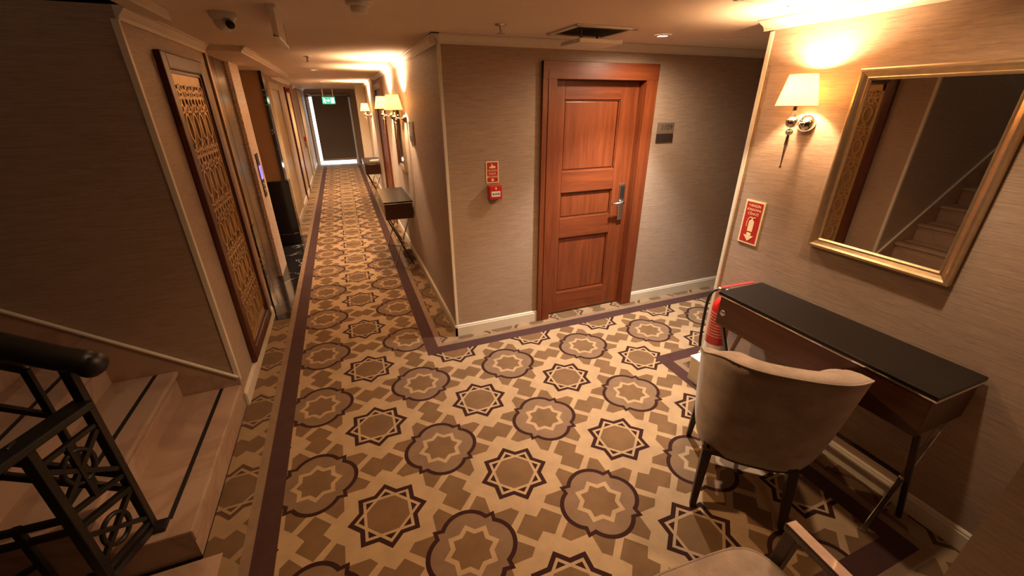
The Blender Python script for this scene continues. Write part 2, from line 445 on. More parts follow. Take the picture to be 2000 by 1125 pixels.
# corner beads
def bead(name, x, y, s, label, z0=.1, z1=CEIL-.055):
    m = MB(); m.box(x-s, x+s, y-s, y+s, z0, z1); return struct(m.build(name, M['trim'], bevel=.003), label)
bead('trim_9', XC+.003, YD+.003, .011, 'pale corner bead where the corridor meets the door wall')
bead('trim_10', XL-.006, YS+.006, .014, 'pale corner bead between stairs and lattice wall', .2)
bead('trim_11', XR+.004, YE-.004, .012, 'pale corner bead at the end of the mirror wall')

# ---- corridor end: window with a dark blind, daylight round its edges
M['day'] = emit('daylight', (.93, .96, 1.0), 2.6)
m = MB(); m.box(-1.0, -.80, YEND, YEND+.1, 0, CEIL); m.box(.42, .9, YEND, YEND+.1, 0, CEIL); m.box(-.8, .42, YEND, YEND+.1, 2.06, CEIL)
struct(m.build('wall_end', M['paper']), 'narrow wall around the window at the corridor end')
wn = thing('window_1', 'tall window at the corridor end with daylight leaking around a dark blind', None, (-.19, YEND, 0), kind='structure')
m = MB(); m.box(-.61, .61, .06, .07, .0, 2.06); m.build('pane', M['day'], wn)
m = MB(); m.box(-.64, -.56, -.02, .08, 0, 2.1); m.box(.56, .64, -.02, .08, 0, 2.1); m.box(-.64, .64, -.02, .08, 2.04, 2.12); m.build('window_frame', M['whiteplastic'], wn, .004)
bl = thing('roller_blind', 'dark grey roller blind pulled down at the corridor end', 'blind', (-.16, YEND-.07, 0))
m = MB(); m.box(-.50, .555, -.004, .004, .15, 2.06); m.build('blind_cloth', M['blind'], bl)
m = MB(); m.tube([(-.52, 0, 2.09), (.57, 0, 2.09)], .03); m.build('roller', M['steel'], bl)
m = MB(); m.box(-.50, .555, -.012, .012, .13, .19); m.build('bottom_bar', M['steel'], bl, .004)

# ================================================================== ROOM DOOR
dr = thing('door_1', 'reddish-brown wooden room door with three panels and a steel lock', None, (DX0, YD, 0), kind='structure')
W = DX1-DX0
m = MB()
m.box(-.105, .012, -.028, .0, 0, 2.125); m.box(-.06, -.05, -.033, -.028, 0, 2.06); m.build('casing', M['door_v'], dr, .004)
m = MB(); m.box(W-.012, W+.097, -.028, 0, 0, 2.125); m.build('casing', M['door_v'], dr, .004)
m = MB(); m.box(-.105, W+.097, -.030, -.0005, DZ-.012, 2.127); m.build('head_casing', M['door_h'], dr, .004)
m = MB(); m.box(-.004, .014, 0, .13, 0, DZ); m.box(W-.014, W+.004, 0, .13, 0, DZ); m.box(.014, W-.014, 0, .13, DZ-.014, DZ+.004); m.build('jamb', M['door_v'], dr)
lf = MB(); lf.box(.016, W-.016, .080, .096, .008, DZ-.016); leaf = lf.build('door_leaf', M['door_v'], dr)
y0, y1 = .055, .080
for a, b_ in ((.016, .125), (W-.19, W-.016)):
    m = MB(); m.box(a, b_, y0, y1, .008, DZ-.016); m.build('stile', M['door_v'], leaf, .003)
for z0, z1 in ((1.872, DZ-.016), (1.150, 1.325), (.750, .925), (.008, .212)):
    m = MB(); m.box(.125, W-.19, y0, y1, z0, z1); m.build('rail', M['door_h'], leaf, .003)
for z0, z1 in ((1.325, 1.872), (.925, 1.15), (.212, .75)):
    m = MB(); m.box(.14, W-.205, .072, .0805, z0+.015, z1-.015); m.build('panel', M['door_v'], leaf, .006)
    m = MB()
    for q in ((.125, .133, z0, z1), (W-.198, W-.19, z0, z1), (.125, W-.19, z0, z0+.008), (.125, W-.19, z1-.008, z1)): m.box(q[0], q[1], .064, .080, q[2], q[3])
    m.build('panel_moulding', M['door_h'], leaf)
lk = MB(); lk.box(.712, .765, .035, .055, .862, 1.185); lock = lk.build('lock_plate', M['steel'], leaf, .006)
m = MB(); m.box(.716, .761, .031, .036, 1.06, 1.17); m.build('card_reader', M['black'], leaf, .003)
m = MB(); m.tube([(.738, .036, 1.028), (.738, .0, 1.028)], .011); m.tube([(.738, .0, 1.028), (.72, -.004, 1.028), (.62, -.002, 1.024)], [.012, .011, .009]); m.build('lever_handle', M['steel'], leaf)
m = MB(); m.lathe([(0, -.004), (.009, -.004), (.011, 0)], 16, c=(.738, .034, .93), axis='y'); m.build('keyhole', M['steel'], leaf)

# ================================================================== STAIRS
RISE, GO, SY0 = .188, .296, 1.60
st = thing('staircase', 'beige marble staircase rising to the left beside the dark wall', 'staircase', (XL, SY0, 0))
for k in range(14):
    x1 = -GO*k; z1 = RISE*(k+1)-.02; z0 = RISE*k-.02 if k else 0
    s = thing('step', None, None, (0, 0, 0)); s.parent = st
    m = MB(); m.prism([(x1+.004, z1), (x1+.004, z1-.028), (x1-.012, z1-.034), (x1-.02, z1-.05), (x1-.02, z1-.065), (x1-GO-.03, z1-.065), (x1-GO-.03, z1)] if k else
        [(x1+.004, z1), (x1+.004, z1-.065), (x1-GO-.03, z1-.065), (x1-GO-.03, z1)], 0, YS-SY0-.012, lambda a, b, h: (a, h, b))
    m.build('tread', M['step'], s, .009)
    m = MB(); m.box(x1-GO-.03, x1-(.02 if k else .004), 0.004, YS-SY0-.012, z0-(0 if not k else .07), z1-.065); m.build('riser', M['step'], s)
    m = MB(); m.box(x1-.116, x1-.095, .10, YS-SY0-.02, z1-.002, z1+.0015); m.build('antislip_strip', M['black'], s)
m = MB()   # well-side face of the flight, continuing down the stairwell
m.prism([(-.40, -.02), (-.40, .10), (-4.2, 2.4), (-5.0, 2.4), (-5.0, -2.45), (-.43, -2.45)], .002, .03, lambda a, b, h: (a, h, b)); m.build('side_panel', M['step'], st)
m = MB()   # skirting following the steps
sk = [(.004, 0), (.004, .225), (-.004, .232), (-4.0, .232+.745*4.0), (-4.0, 1.9)]
m.prism(sk, YS-SY0-.014, YS-SY0-.001, lambda a, b, h: (a, h, b)); skirt = m.build('skirting', M['step'], st)
m = MB(); m.bar((.0, YS-SY0-.014, .226), (-4.0, YS-SY0-.014, .226+.745*4.0), .022, .012); m.build('skirting_cap', M['trim'], skirt, .003)

# ---- railing of the upper flight
rl = thing('stair_railing', 'black iron stair railing with a ringed end panel beside the marble steps', 'railing', (-1.02, 1.67, .168))
SL = .66
def ronpath(x, off): return (x, 0, off-SL*x)
m = MB(); m.bar((0, 0, 0), (0, 0, .86), .035, .03, (1,0,0)); m.build('newel', M['iron'], rl, .004)
m = MB(); pts = [(.075, 0, .845), (.05, 0, .86), (0, 0, .885), (-.3, 0, .885+.3*SL), (-3.2, 0, .885+3.2*SL)]
m.tube(pts, [.040, .043, .043, .043, .043], 16); hr = m.build('handrail', M['iron'], rl)
m = MB(); m.lathe([(0, .047), (.025, .042), (.040, .025), (.045, 0), (.040, -.025), (.025, -.042), (0, -.047)], 16, c=(.07, 0, .842), axis='y'); m.build('handrail_end', M['iron'], hr)
def rbar(name, a, b, w_=.022, h=.02): MB().bar(a, b, w_, h, (0,1,0)).build(name, M['iron'], rl, .003)
for i in range(11):       # each bay: pair of posts with a framed loop between rails
    x = -.10-.21*i
    rbar('baluster', (x, 0, .25-SL*x), (x, 0, .80-SL*x))
for a, b in ((.80, .80), (.60, .60), (.33, .33), (.25, .25)):
    if a == .60: rbar('rail_bar', (-.10, 0, a+.10*SL), (-2.6, 0, b+2.6*SL), .02, .018)
    else: rbar('rail_bar', (0 if a < .5 else -.10, 0, a-(0 if a < .5 else -.10*SL)), (-2.6, 0, b+2.6*SL), .026, .02)
m = MB(); m.box(-.03, .05, -.03, .03, 0, .018); m.build('foot_plate', M['iron'], rl, .004)
# ---- decorative end panel turning to the lower flight
pn = thing('end_panel', None, None, (0, -.015, 0)); pn.parent = rl
dv = Vector((-.075, -.185, 0)); P = lambda t, z: (dv.x*t, dv.y*t, z)
m = MB(); m.bar(P(1, -.167), P(1, .68), .036, .032, (1,0,0)); m.build('newel', M['iron'], pn, .004)
m = MB(); m.bar(P(-.05, .695), P(1.9, .695), .075, .03); m.build('top_plate', M['iron'], pn, .006)
def pbar(name, a, b, w_=.018, h=.018): MB().bar(a, b, w_, h).build(name, M['iron'], pn, .002)
pbar('rail_bar', P(0, .02), P(1.0, .02), .024, .03); pbar('rail_bar', P(0, .06), P(1.0, .06))
pbar('rail_bar', P(.0, .27), P(1.0, .30), .024, .022); pbar('rail_bar', P(.0, .34), P(1.0, .37))
pbar('rail_bar', P(.0, .60), P(1.0, .60))
pbar('diagonal', P(0, .09), P(1, .26)); pbar('diagonal', P(1, .09), P(0, .26)); pbar('diagonal', P(0, .38), P(1, .58)); pbar('diagonal', P(1, .40), P(0, .58))
pbar('diagonal', P(.5, .36), P(.5, .60), .03, .016)
for zc in (.17, .50):
    t = [P(.5+.26*math.cos(2*PI*i/24), zc+.065*math.sin(2*PI*i/24)) for i in range(24)]
    MB().tube(t, .0095, 8, closed=True).build('ring', M['iron'], pn)
# ---- railing of the flight going down
rd = thing('lower_railing', None, None, (-.08, -.20, 0)); rd.parent = rl
def dbar(name, a, b, w_=.022, h=.02): MB().bar(a, b, w_, h, (0,1,0)).build(name, M['iron'], rd, .003)
dbar('handrail', (0, 0, .695), (-.9, 0, .695-.5), .05, .04)
dbar('rail_bar', (0, 0, .36), (-1.0, 0, .36+.04)); dbar('rail_bar', (0, 0, .30), (-1.0, 0, .34))
for i in range(1, 4): dbar('baluster', (-.13*i, 0, .38), (-.13*i, 0, -.167 if i < 2 else -.9), .024, .022)
dbar('rail_bar', (-.12, 0, .20), (-.6, 0, -.02), .02, .018)

# ================================================================== LATTICE PANEL
lp = thing('lattice_panel', 'tall gold openwork lattice panel in a dark wooden frame', 'wall panel', (XL, 3.035, .11))
PW, PH, FWD = .825, 2.01, .085
m = MB()
def fr(a0, a1, b0, b1, d0, d1): m.box(d0, d1, a0, a1, b0, b1)
for nm, q in (('frame_side', (0, FWD, 0, PH)), ('frame_side', (PW-FWD, PW, 0, PH)), ('frame_rail', (FWD, PW-FWD, 0, FWD)), ('frame_rail', (FWD, PW-FWD, PH-FWD, PH))):
    m = MB(); fr(*q, .002, .035); m.build(nm, M['frame_wood'], lp, .008)
for nm, q in (('inner_bead', (FWD, FWD+.022, FWD, PH-FWD)), ('inner_bead', (PW-FWD-.022, PW-FWD, FWD, PH-FWD)), ('inner_bead', (FWD+.022, PW-FWD-.022, FWD, FWD+.022)), ('inner_bead', (FWD+.022, PW-FWD-.022, PH-FWD-.022, PH-FWD))):
    m = MB(); fr(*q, .002, .022); m.build(nm, M['frame_wood'], lp, .004)
m = MB(); fr(FWD, PW-FWD, FWD, PH-FWD, .001, .004); m.build('backing', M['lattice_back'], lp)
a0, a1, b0, b1 = FWD+.022, PW-FWD-.022, FWD+.022, PH-FWD-.022
m = MB(); F3 = lambda a, b, h: (h, a, b)
h0, h1 = .004, .016
fr(a0, a0+.03, b0, b1, h0, h1); fr(a1-.03, a1, b0, b1, h0, h1); fr(a0, a1, b0, b0+.04, h0, h1); fr(a0, a1, b1-.06, b1, h0, h1)
nc = 4; cw = (a1-a0-.06)/nc
def ell(ca, cb, ra, rb, n=20): return [(ca+ra*math.cos(2*PI*i/n), cb+rb*math.sin(2*PI*i/n)) for i in range(n)]
bz = b0+.04; tile = .30
nt_ = int((b1-b0-.10)/tile); tile = (b1-b0-.10)/nt_
for r in range(nt_):
    for c in range(nc):
        ca = a0+.03+cw*(c+.5); cb = bz+tile*r
        m.ring(ell(ca, cb+tile*.30, cw*.40, tile*.26), ell(ca, cb+tile*.30, cw*.24, tile*.21), h0, h1, F3)
        for (oa, ob, ra) in ((0, .72, .30), (-.33, .62, .20), (.33, .62, .20), (-.33, .86, .22), (.33, .86, .22), (0, .95, .2)):
            m.ring(ell(ca+oa*cw, cb+ob*tile, ra*cw, ra*cw, 12), ell(ca+oa*cw, cb+ob*tile, ra*cw*.55, ra*cw*.55, 12), h0, h1+.001*(oa > 0), F3)
        x_ = ca+cw*.5
        if c < nc-1:
            m.ring(ell(x_, cb+tile*.30, cw*.10, tile*.24, 14), ell(x_, cb+tile*.30, cw*.04, tile*.18, 14), h0, h1+.0005, F3)
    for c in range(nc*2):
        ca = a0+.03+cw*.5*(c+.5)
        m.bar(F3(ca-cw*.22, bz+tile*(r+.56), .010), F3(ca+cw*.22, bz+tile*(r+.99), .010), .010, .010, (1,0,0))
        m.bar(F3(ca+cw*.22, bz+tile*(r+.56), .0095), F3(ca-cw*.22, bz+tile*(r+.99), .0095), .010, .010, (1,0,0))
m.build('lattice', M['lattice'], lp)

# ================================================================== ELEVATOR PORTAL
ep = thing('elevator_portal', 'bronze and black marble elevator front in the left corridor wall', 'elevator', (XL, 4.05, 0))
def ebox(name, q, mat, bev=0, par=None):
    m = MB(); m.box(*q); return m.build(name, mat, par or ep, bev)
ebox('near_jamb', (-.25, .008, .11, .17, .86, 2.222), M['bronze_panel'])
ebox('corner_trim', (.0, .012, .098, .122, .86, 2.222), M['gold'], .003)
ebox('marble_dado', (-.25, .014, .06, .175, .0025, .86), M['blackmarble'], .002)
d1_ = ebox('elevator_door', (-.07, -.055, .175, 1.06, .0025, 2.222), M['bronze'])
ebox('door_seam', (-.0555, -.054, .60, .606, .0025, 2.222), M['black'], 0, d1_)
pil = ebox('etched_pillar', (-.10, -.022, 1.06, 1.50, .0025, 2.222), M['etched'], .004)
cp = ebox('call_panel', (-.0225, -.014, 1.20, 1.34, .90, 1.36), M['black'], .003, pil)
M['blue'] = emit('blue_display', (.02, .05, 1.0), 1.1)
ebox('display', (-.020, -.0125, 1.21, 1.33, 1.09, 1.235), M['blue'], 0, pil)
for zc in (.97, 1.03):
    m = MB(); m.lathe([(0, .006), (.018, .006), (.02, 0)], 16, c=(-.0145, 1.27, zc), axis='x'); m.build('call_button', M['steel'], pil)
d2_ = ebox('elevator_door', (-.24, -.225, 1.50, 2.36, .0025, 2.222), M['bronze'])
ebox('door_seam', (-.2255, -.224, 1.92, 1.926, .0025, 2.222), M['black'], 0, d2_)
ebox('far_jamb', (-.24, .04, 2.36, 2.56, .89, 2.222), M['bronze_panel'], .003)
ebox('jamb_edge', (.04, .075, 2.34, 2.56, .89, 2.222), M['blackmarble'], .003)
ebox('marble_dado', (-.24, .105, 2.35, 2.57, .0025, .89), M['blackmarble'], .003)

# ================================================================== corridor doors on the left and right
def side_door(name, x, sgn, y0, y1, label, frame, leafm, z=2.05, reveal=.03):
    d = thing(name, label, None, (x, y0, 0), kind='structure'); L = y1-y0
    def b(nm, d0, d1, a0, a1, z0, z1, mt): m = MB(); m.box(min(sgn*d0, sgn*d1), max(sgn*d0, sgn*d1), a0, a1, z0, z1); m.build(nm, mt, d, .004)
    b('casing', .0, reveal, -.09, .0, 0, z+.09, frame); b('casing', .0, reveal, L, L+.09, 0, z+.09, frame); b('head_casing', .0, reveal, 0, L, z, z+.09, frame)
    b('door_leaf', .001, .008, 0, L, .01, z, leafm)
    b('panel', .008, .014, .12, L-.12, 1.2, z-.14, leafm); b('panel', .008, .014, .12, L-.12, .2, 1.05, leafm)
side_door('door_2', XL, 1, 7.45, 8.4, 'pale door in the left corridor wall just past the elevators', M['doorcream'], M['doorcream'])
side_door('door_3', XL, 1, 9.65, 10.5, 'pale door with dark casing further along the left corridor wall', M['frame_wood'], M['doorcream'])
side_door('door_4', XL, 1, 12.5, 13.3, 'farthest pale door in the left corridor wall', M['doorcream'], M['paper'])
side_door('door_5', XC, -1, 7.0, 7.95, 'wooden door with brown casing in the right corridor wall', M['door_v'], M['door_v'])
m = MB(); m.box(XC-.055, XC, 8.10, 8.55, 0, CEIL-.05); struct(m.build('trim_12', M['trim'], bevel=.006), 'pale pilaster on the right corridor wall')
m = MB(); m.box(XC-.20, XC, 11.3, 11.5, 0, CEIL); struct(m.build('trim_13', M['trim'], bevel=.006), 'pale pilaster near the corridor end on the right')

# ================================================================== DESKS
def make_desk(name, label, group, L, W_, Hh, loc, rz=0):
    # local: long axis y (0..L), depth x (0..W_), front at x=0
    d = thing(name, label, 'desk', loc, rz, group)
    m = MB(); m.box(0, W_, 0, L, Hh-.016, Hh); m.build('top', M['lacquer'], d, .002)
    m = MB(); m.box(-.002, W_, -.002, L+.002, Hh-.026, Hh-.016); m.build('edge_strip', M['chrome'], d, .002)
    ap = Hh-.026-.185
    m = MB(); m.box(.01, W_-.005, .012, L-.012, ap, Hh-.026); body = m.build('apron', M['dark_wood'], d, .003)
    for yy in (L-.05,):
        m = MB(); m.lathe([(0, -.006), (.017, -.006), (.02, 0), (.02, .008)], 20, c=(.008, yy, Hh-.125), axis='x'); m.build('cap', M['steel'], body)
    for yy in (.03, L-.03):
        m = MB(); m.bar((.05, yy, 0), (W_-.06, yy, ap), .016, .022, (0,1,0)); m.build('leg', M['chrome'], d, .003)
        m = MB(); m.bar((W_-.06, yy-.017, 0), (.03, yy-.017, ap), .016, .022, (0,1,0)); m.build('leg', M['leg_wood'], d, .003)
        m = MB(); cx = (W_-.03)/2; m.lathe([(0, .013), (.008, .012), (.013, 0), (.008, -.012), (0, -.013)], 12, c=(cx, yy, ap/2), axis='y'); m.build('joint', M['chrome'], d)
    m = MB(); m.bar(((W_-.03)/2, .03, ap/2), ((W_-.03)/2, L-.03, ap/2), .016, .016); m.build('stretcher', M['leg_wood'], d, .003)
    return d
make_desk('writing_desk', 'black-topped writing desk with dark wood apron below the gold mirror', 'console desks', 1.045, .35, .822, (1.958, .552, 0))
make_desk('console_desk', 'nearer black console table on the right side of the corridor', 'console desks', .93, .335, .80, (.335, 4.92, 0))
make_desk('console_desk', 'farther black console table down the corridor with papers on it', 'console desks', 1.0, .335, .80, (.335, 8.56, 0))
bk = thing('booklet', 'white papers lying on the farther corridor console table', 'papers', (.46, 8.75, .80))
m = MB(); m.box(0, .17, 0, .24, .001, .008); m.build('sheet', M['labelwhite'], bk)
m = MB(); m.prism([(0, .02), (.16, .05), (.19, .27), (.03, .25)], .008, .018); m.build('sheet', M['labelwhite'], bk)

# ================================================================== MIRRORS
def make_mirror(name, label, x, ya, yb, za, zb, fwid=.048):
    d = thing(name, label, 'mirror', (x, ya, za), 0)
    L, Hh = yb-ya, zb-za
    m = MB(); m.box(-.012, -.008, fwid*.8, L-fwid*.8, fwid*.8, Hh-fwid*.8); m.build('glass', M['mirror'], d)
    prof = [(0, 0), (0, .030), (.006, .036), (.014, .037), (.022, .030), (.036, .022), (.040, .024), (.044, .024), (fwid, .014), (fwid, .004)]
    corners = [(0, 0, 1, 1), (L, 0, -1, 1), (L, Hh, -1, -1), (0, Hh, 1, -1)]
    for i, nm in enumerate(('frame_rail', 'frame_side', 'frame_rail', 'frame_side')):
        (a, b, sa, sb), (c, e, sc, sd) = corners[i], corners[(i+1) % 4]
        m = MB(); v = []; k = len(prof)
        for p, q, s1, s2 in ((a, b, sa, sb), (c, e, sc, sd)):
            for o, h in prof: v.append((-h-.001, p+s1*o, q+s2*o))
        m.add(v, [(j, j+1, j+1+k, j+k) for j in range(k-1)]+[(k-1, 0, k, 2*k-1)])
        m.build(nm, M['gold'], d)
    return d
make_mirror('wall_mirror', 'large mirror in a champagne-gold frame above the writing desk', XR-.0095, .783, 1.392, 1.135, 1.988, .05).rotation_euler.z = math.radians(-.85)
make_mirror('wall_mirror', 'gold-framed mirror on the corridor wall above the nearer console', XC, 5.08, 5.68, 1.10, 1.93, .05)

# ================================================================== SCONCES
def shade_mat():
    m, nt, b = newmat('lamp_shade'); co = objco(nt)
    sp = N(nt, 'ShaderNodeSeparateXYZ'); nt.links.new(co, sp.inputs[0])
    f = noise(nt, objco(nt, (300, 300, 4)), 1, 2)
    nt.links.new(ramp(nt, f, [(.3, (.80, .63, .37)), (.7, (.88, .72, .46))]), b.inputs['Base Color'])
    b.inputs['Roughness'].default_value = .8
    b.inputs['Emission Color'].default_value = (1.0, .50, .12, 1); b.inputs['Emission Strength'].default_value = .22
    tr = N(nt, 'ShaderNodeBsdfTranslucent'); nt.links.new(b.inputs['Base Color'].links[0].from_socket, tr.inputs['Color'])
    mx = N(nt, 'ShaderNodeMixShader'); mx.inputs[0].default_value = .75
    out = nt.nodes['Material Output']; nt.links.new(b.outputs[0], mx.inputs[1]); nt.links.new(tr.outputs[0], mx.inputs[2]); nt.links.new(mx.outputs[0], out.inputs['Surface'])
    return m
M['shade'] = shade_mat()
M['bulb'] = emit('bulb_glow', (1.0, .60, .25), 12)
M['crystal'] = plain('crystal_glass', (.62, .68, .66), .06, .6, vary=.2, scale=60)
def make_sconce(label, x, y, z, power, reach=.125, sc=1.0):
    # wall at x, arm reaches toward -x ; z = arm height
    d = thing('wall_sconce', label, 'wall lamp', (x, y, z), 0, 'chrome wall sconces with cream shades')
    m = MB(); m.lathe([(0, -.045), (.014, -.044), (.030, -.034), (.042, -.018), (.045, -.006), (.045, 0)], 28, axis='x'); m.build('backplate', M['chrome'], d)
    m = MB(); m.tube([(-.03, 0, 0), (-reach, 0, .008)], [.010, .008], 12); m.build('arm', M['chrome'], d)
    c = -reach
    m = MB(); m.lathe([(.004, -.022), (.016, -.019), (.026, -.008), (.029, .006), (.026, .019), (.014, .029), (.009, .034)], 24, c=(c, 0, .005)); m.build('ball', M['chrome'], d)
    m = MB(); m.lathe([(0, .038), (.016, .038), (.016, .066), (0, .066)], 4, c=(c, 0, 0), smooth=False); m.build('crystal_block', M['crystal'], d)
    m = MB(); m.lathe([(0, -.055), (.010, -.052), (.017, -.043), (.017, -.033), (.008, -.022), (0, -.02)], 8, c=(c, 0, 0), smooth=False); m.build('crystal_bead', M['crystal'], d)
    m = MB(); m.lathe([(.0075, -.052), (.011, -.10), (.0085, -.104), (.004, -.19), (.003, -.205), (.007, -.212), (.006, -.220), (0, -.224)], 16, c=(c, 0, 0)); m.build('finial', M['chrome'], d)
    m = MB(); m.lathe([(.010, .064), (.010, .10)], 12, c=(c, 0, 0)); m.build('socket', M['chrome'], d)
    m = MB(); m.lathe([(.094, .088), (.062, .232), (.0605, .232), (.0925, .088)], 40, c=(c, 0, 0)); sh = m.build('lamp_shade', M['shade'], d)
    m = MB()
    for r, zz in ((.094, .088), (.062, .232)): m.tube([(c+r*math.cos(2*PI*i/32), r*math.sin(2*PI*i/32), zz) for i in range(32)], .0016, 6, closed=True)
    m.build('shade_rim', M['gold'], sh)
    m = MB(); m.lathe([(0, .10), (.012, .105), (.018, .135), (.015, .16), (0, .175)], 12, c=(c, 0, 0)); m.build('bulb', M['bulb'], d)
    point('sconce_lamp', (c, 0, .192), power, (1.0, .63, .35), .022, d)
    return d
make_sconce('chrome wall sconce with cream shade beside the gold mirror', XR, 1.592, 1.742, 36)
make_sconce('nearest chrome sconce on the corridor wall, beside the console mirror', XC, 4.78, 1.70, 62)
make_sconce('second chrome sconce on the corridor wall, beyond the console mirror', XC, 5.98, 1.70, 62)
make_sconce('farthest chrome sconce visible down the corridor', XC, 9.75, 1.62, 75)

# ================================================================== SIGNS AND WALL FITTINGS
def frameYZ(x, y, z):    # text plane facing -X (reads with +y to the left): local x -> -Y, local y -> Z
    return Matrix(((0, 0, -1, x), (-1, 0, 0, y), (0, 1, 0, z), (0, 0, 0, 1)))
def frameXZ(x, y, z):    # facing -Y
    return Matrix(((1, 0, 0, x), (0, 0, -1, y), (0, 1, 0, z), (0, 0, 0, 1)))
sg = thing('fire_sign', 'red fire extinguisher sign above the end of the desk', 'sign', (XR, 1.775, 1.157))
A, B = .067, .136
m = MB(); m.box(-.004, -.0005, -A, A, -B, B); m.build('border', M['signcream'], sg)
m = MB(); m.box(-.0045, -.003, -A+.010, A-.010, -B+.010, B-.010); m.build('face', M['signred'], sg)
T = lambda b: frameYZ(-.0047, 0, b)
for s_, zz in (('YANGIN', .105), ('SÖNDÜRME', .080), ('CİHAZI', .055)): text_part('lettering', s_, .0225 if len(s_) < 8 else .0185, M['signcream'], T(zz), sg)
F = lambda a, b, h: (-h, -a, b)
m = MB(); m.prism([(-.016, -.055), (.020, -.055), (.020, .005), (.014, .016), (.007, .02), (-.003, .02), (-.010, .016), (-.016, .005)], .0045, .0055, F)
m.prism([(-.002, .02), (.006, .02), (.006, .028), (.024, .034), (.024, .038), (-.002, .032)], .0045, .0055, F)
hose = [(-.002, .030), (-.014, .030), (-.023, .020), (-.027, .0), (-.027, -.03), (-.031, -.03), (-.031, .002), (-.026, .024), (-.015, .035), (-.002, .035)]
m.prism(hose, .0045, .0055, F)
m.prism([(-.014, -.064), (.016, -.064), (.016, -.082), (.036, -.082), (.001, -.118), (-.034, -.082), (-.014, -.082)], .0045, .0055, F); m.build('pictogram', M['signcream'], sg)

s2 = thing('fire_sign', 'small red fire alarm sign above the call point on the door wall', 'sign', (1.033, YD, 1.368))
A, B = .050, .080
m = MB(); m.box(-A, A, -.004, -.0005, -B, B); m.build('border', M['signcream'], s2)
m = MB(); m.box(-A+.007, A-.007, -.0045, -.003, -B+.007, B-.007); m.build('face', M['signred'], s2)
T = lambda b: frameXZ(0, -.0047, b)
for s_, zz in (('YANGIN', .012), ('İHBAR', -.011), ('BUTONU', -.034)): text_part('lettering', s_, .0205, M['signcream'], T(zz), s2)
F = lambda a, b, h: (a, -h, b)
m = MB(); m.prism([(-.022, .030), (.022, .030), (.026, .040), (.020, .046), (.004, .048), (-.002, .062), (-.008, .062), (-.008, .044), (-.020, .042), (-.026, .036)], .0045, .0055, F)
m.prism([(-.006, -.046), (.006, -.046), (.006, -.055), (.015, -.055), (0, -.070), (-.015, -.055), (-.006, -.055)], .0045, .0055, F); m.build('pictogram', M['signcream'], s2)
cb = thing('call_point', 'red fire alarm call point box on the door wall', 'alarm', (1.040, YD, 1.222))
m = MB(); m.box(-.052, .052, -.055, 0, -.052, .052); m.build('box', M['red'], cb, .006)
m = MB(); m.box(-.036, .036, -.058, -.054, -.032, .010); m.build('press_plate', M['labelwhite'], cb, .001)
F = lambda a, b, h: (a, -h, b)
m = MB(); m.prism([(-.026, -.018), (-.010, -.010), (-.026, -.002)], .058, .0588, F); m.prism([(.026, -.018), (.026, -.002), (.010, -.010)], .058, .0588, F)
m.prism([(.006*math.cos(i*PI/6), -.010+.006*math.sin(i*PI/6)) for i in range(12)], .058, .0588, F); m.build('pictogram', M['black'], cb)
m = MB(); m.lathe([(0, -.003), (.007, -.003), (.008, 0)], 12, c=(0, -.055, .030), axis='y'); m.build('lamp', M['labelwhite'], cb)

rp = thing('room_plate', 'small room number plate right of the wooden door', 'sign', (2.622, YD, 1.60))
m = MB(); m.box(-.088, .088, -.006, -.0005, 0, .09); m.build('number_plate', M['plate'], rp, .001)
text_part('lettering', '1109', .062, M['plate_dark'], frameXZ(.012, -.0065, .05), rp)
m = MB(); m.box(-.088, .088, -.010, -.0005, -.068, -.004); m.build('lower_plate', M['plate_dark'], rp, .002)
r3 = thing('room_plate', 'room sign plate on the corridor wall before the first sconce', 'sign', (XC, 4.48, 1.58))
m = MB(); m.box(-.012, -.001, -.13, .13, -.10, .10); m.build('plate', M['plate'], r3, .001)
m = MB(); m.box(-.014, -.011, -.10, .10, .0, .08); m.build('number_plate', M['gold'], r3, .001)
m = MB(); m.box(-.016, -.011, -.10, .10, -.085, -.03); m.build('lower_plate', M['plate_dark'], r3, .001)
m = MB(); m.box(-.016, -.001, -.142, -.128, -.112, .108); m.build('edge', M['trim'], r3, .002)
fb = thing('call_point', 'tiny red alarm box on the left corridor wall near its end', 'alarm', (XL, 12.05, 1.04))
m = MB(); m.box(0, .05, -.06, .06, -.06, .06); m.build('box', M['red'], fb, .006)
m = MB(); m.box(0, .02, -.05, .05, -.20, -.08); m.build('label', M['plate'], fb, .002)

# ---- extinguisher on a white pedestal
pd = thing('pedestal', 'low white stand under the red fire extinguisher', 'stand', (2.19, 1.735, 0))
m = MB(); m.box(-.10, .11, -.095, .075, 0, .185); m.build('box', M['trim'], pd, .006)
m = MB(); m.box(-.106, .114, -.10, .081, .185, .20); m.build('top', M['whiteplastic'], pd, .004)
ex = thing('fire_extinguisher', 'red fire extinguisher with black hose standing behind the desk', 'extinguisher', (2.195, 1.735, .20))
R_ = .066
m = MB(); m.lathe([(0, 0), (.060, 0), (.062, .008), (.062, .05), (.058, .052)], 32); m.build('foot_ring', M['labelwhite'], ex)
m = MB(); m.lathe([(0, .04), (.062, .042), (R_, .055), (R_, .40), (.062, .43), (.048, .455), (.028, .470), (.022, .475), (.022, .49), (0, .49)], 36); body = m.build('cylinder', M['red'], ex)
m = MB()
n = 24
def band(z0, z1, a0, a1, r, mat, nm, par):
    m = MB(); v = []; k = 20
    for z in (z0, z1):
        for i in range(k+1):
            a = a0+(a1-a0)*i/k; v.append((r*math.cos(a), r*math.sin(a), z))
    m.add(v, [(i, i+1, i+k+2, i+k+1) for i in range(k)], 0, True); return m.build(nm, mat, par)
M['labeltext'] = plain('label_text', (.62, .30, .24), .4, vary=.3, scale=90)
band(.06, .14, 0, 2*PI, R_+.0008, M['labelwhite'], 'label_band', body)
for i in range(9):
    band(.20+.021*i, .208+.021*i, PI*.62, PI*1.5, R_+.0008, M['labeltext'], 'label_line', body)
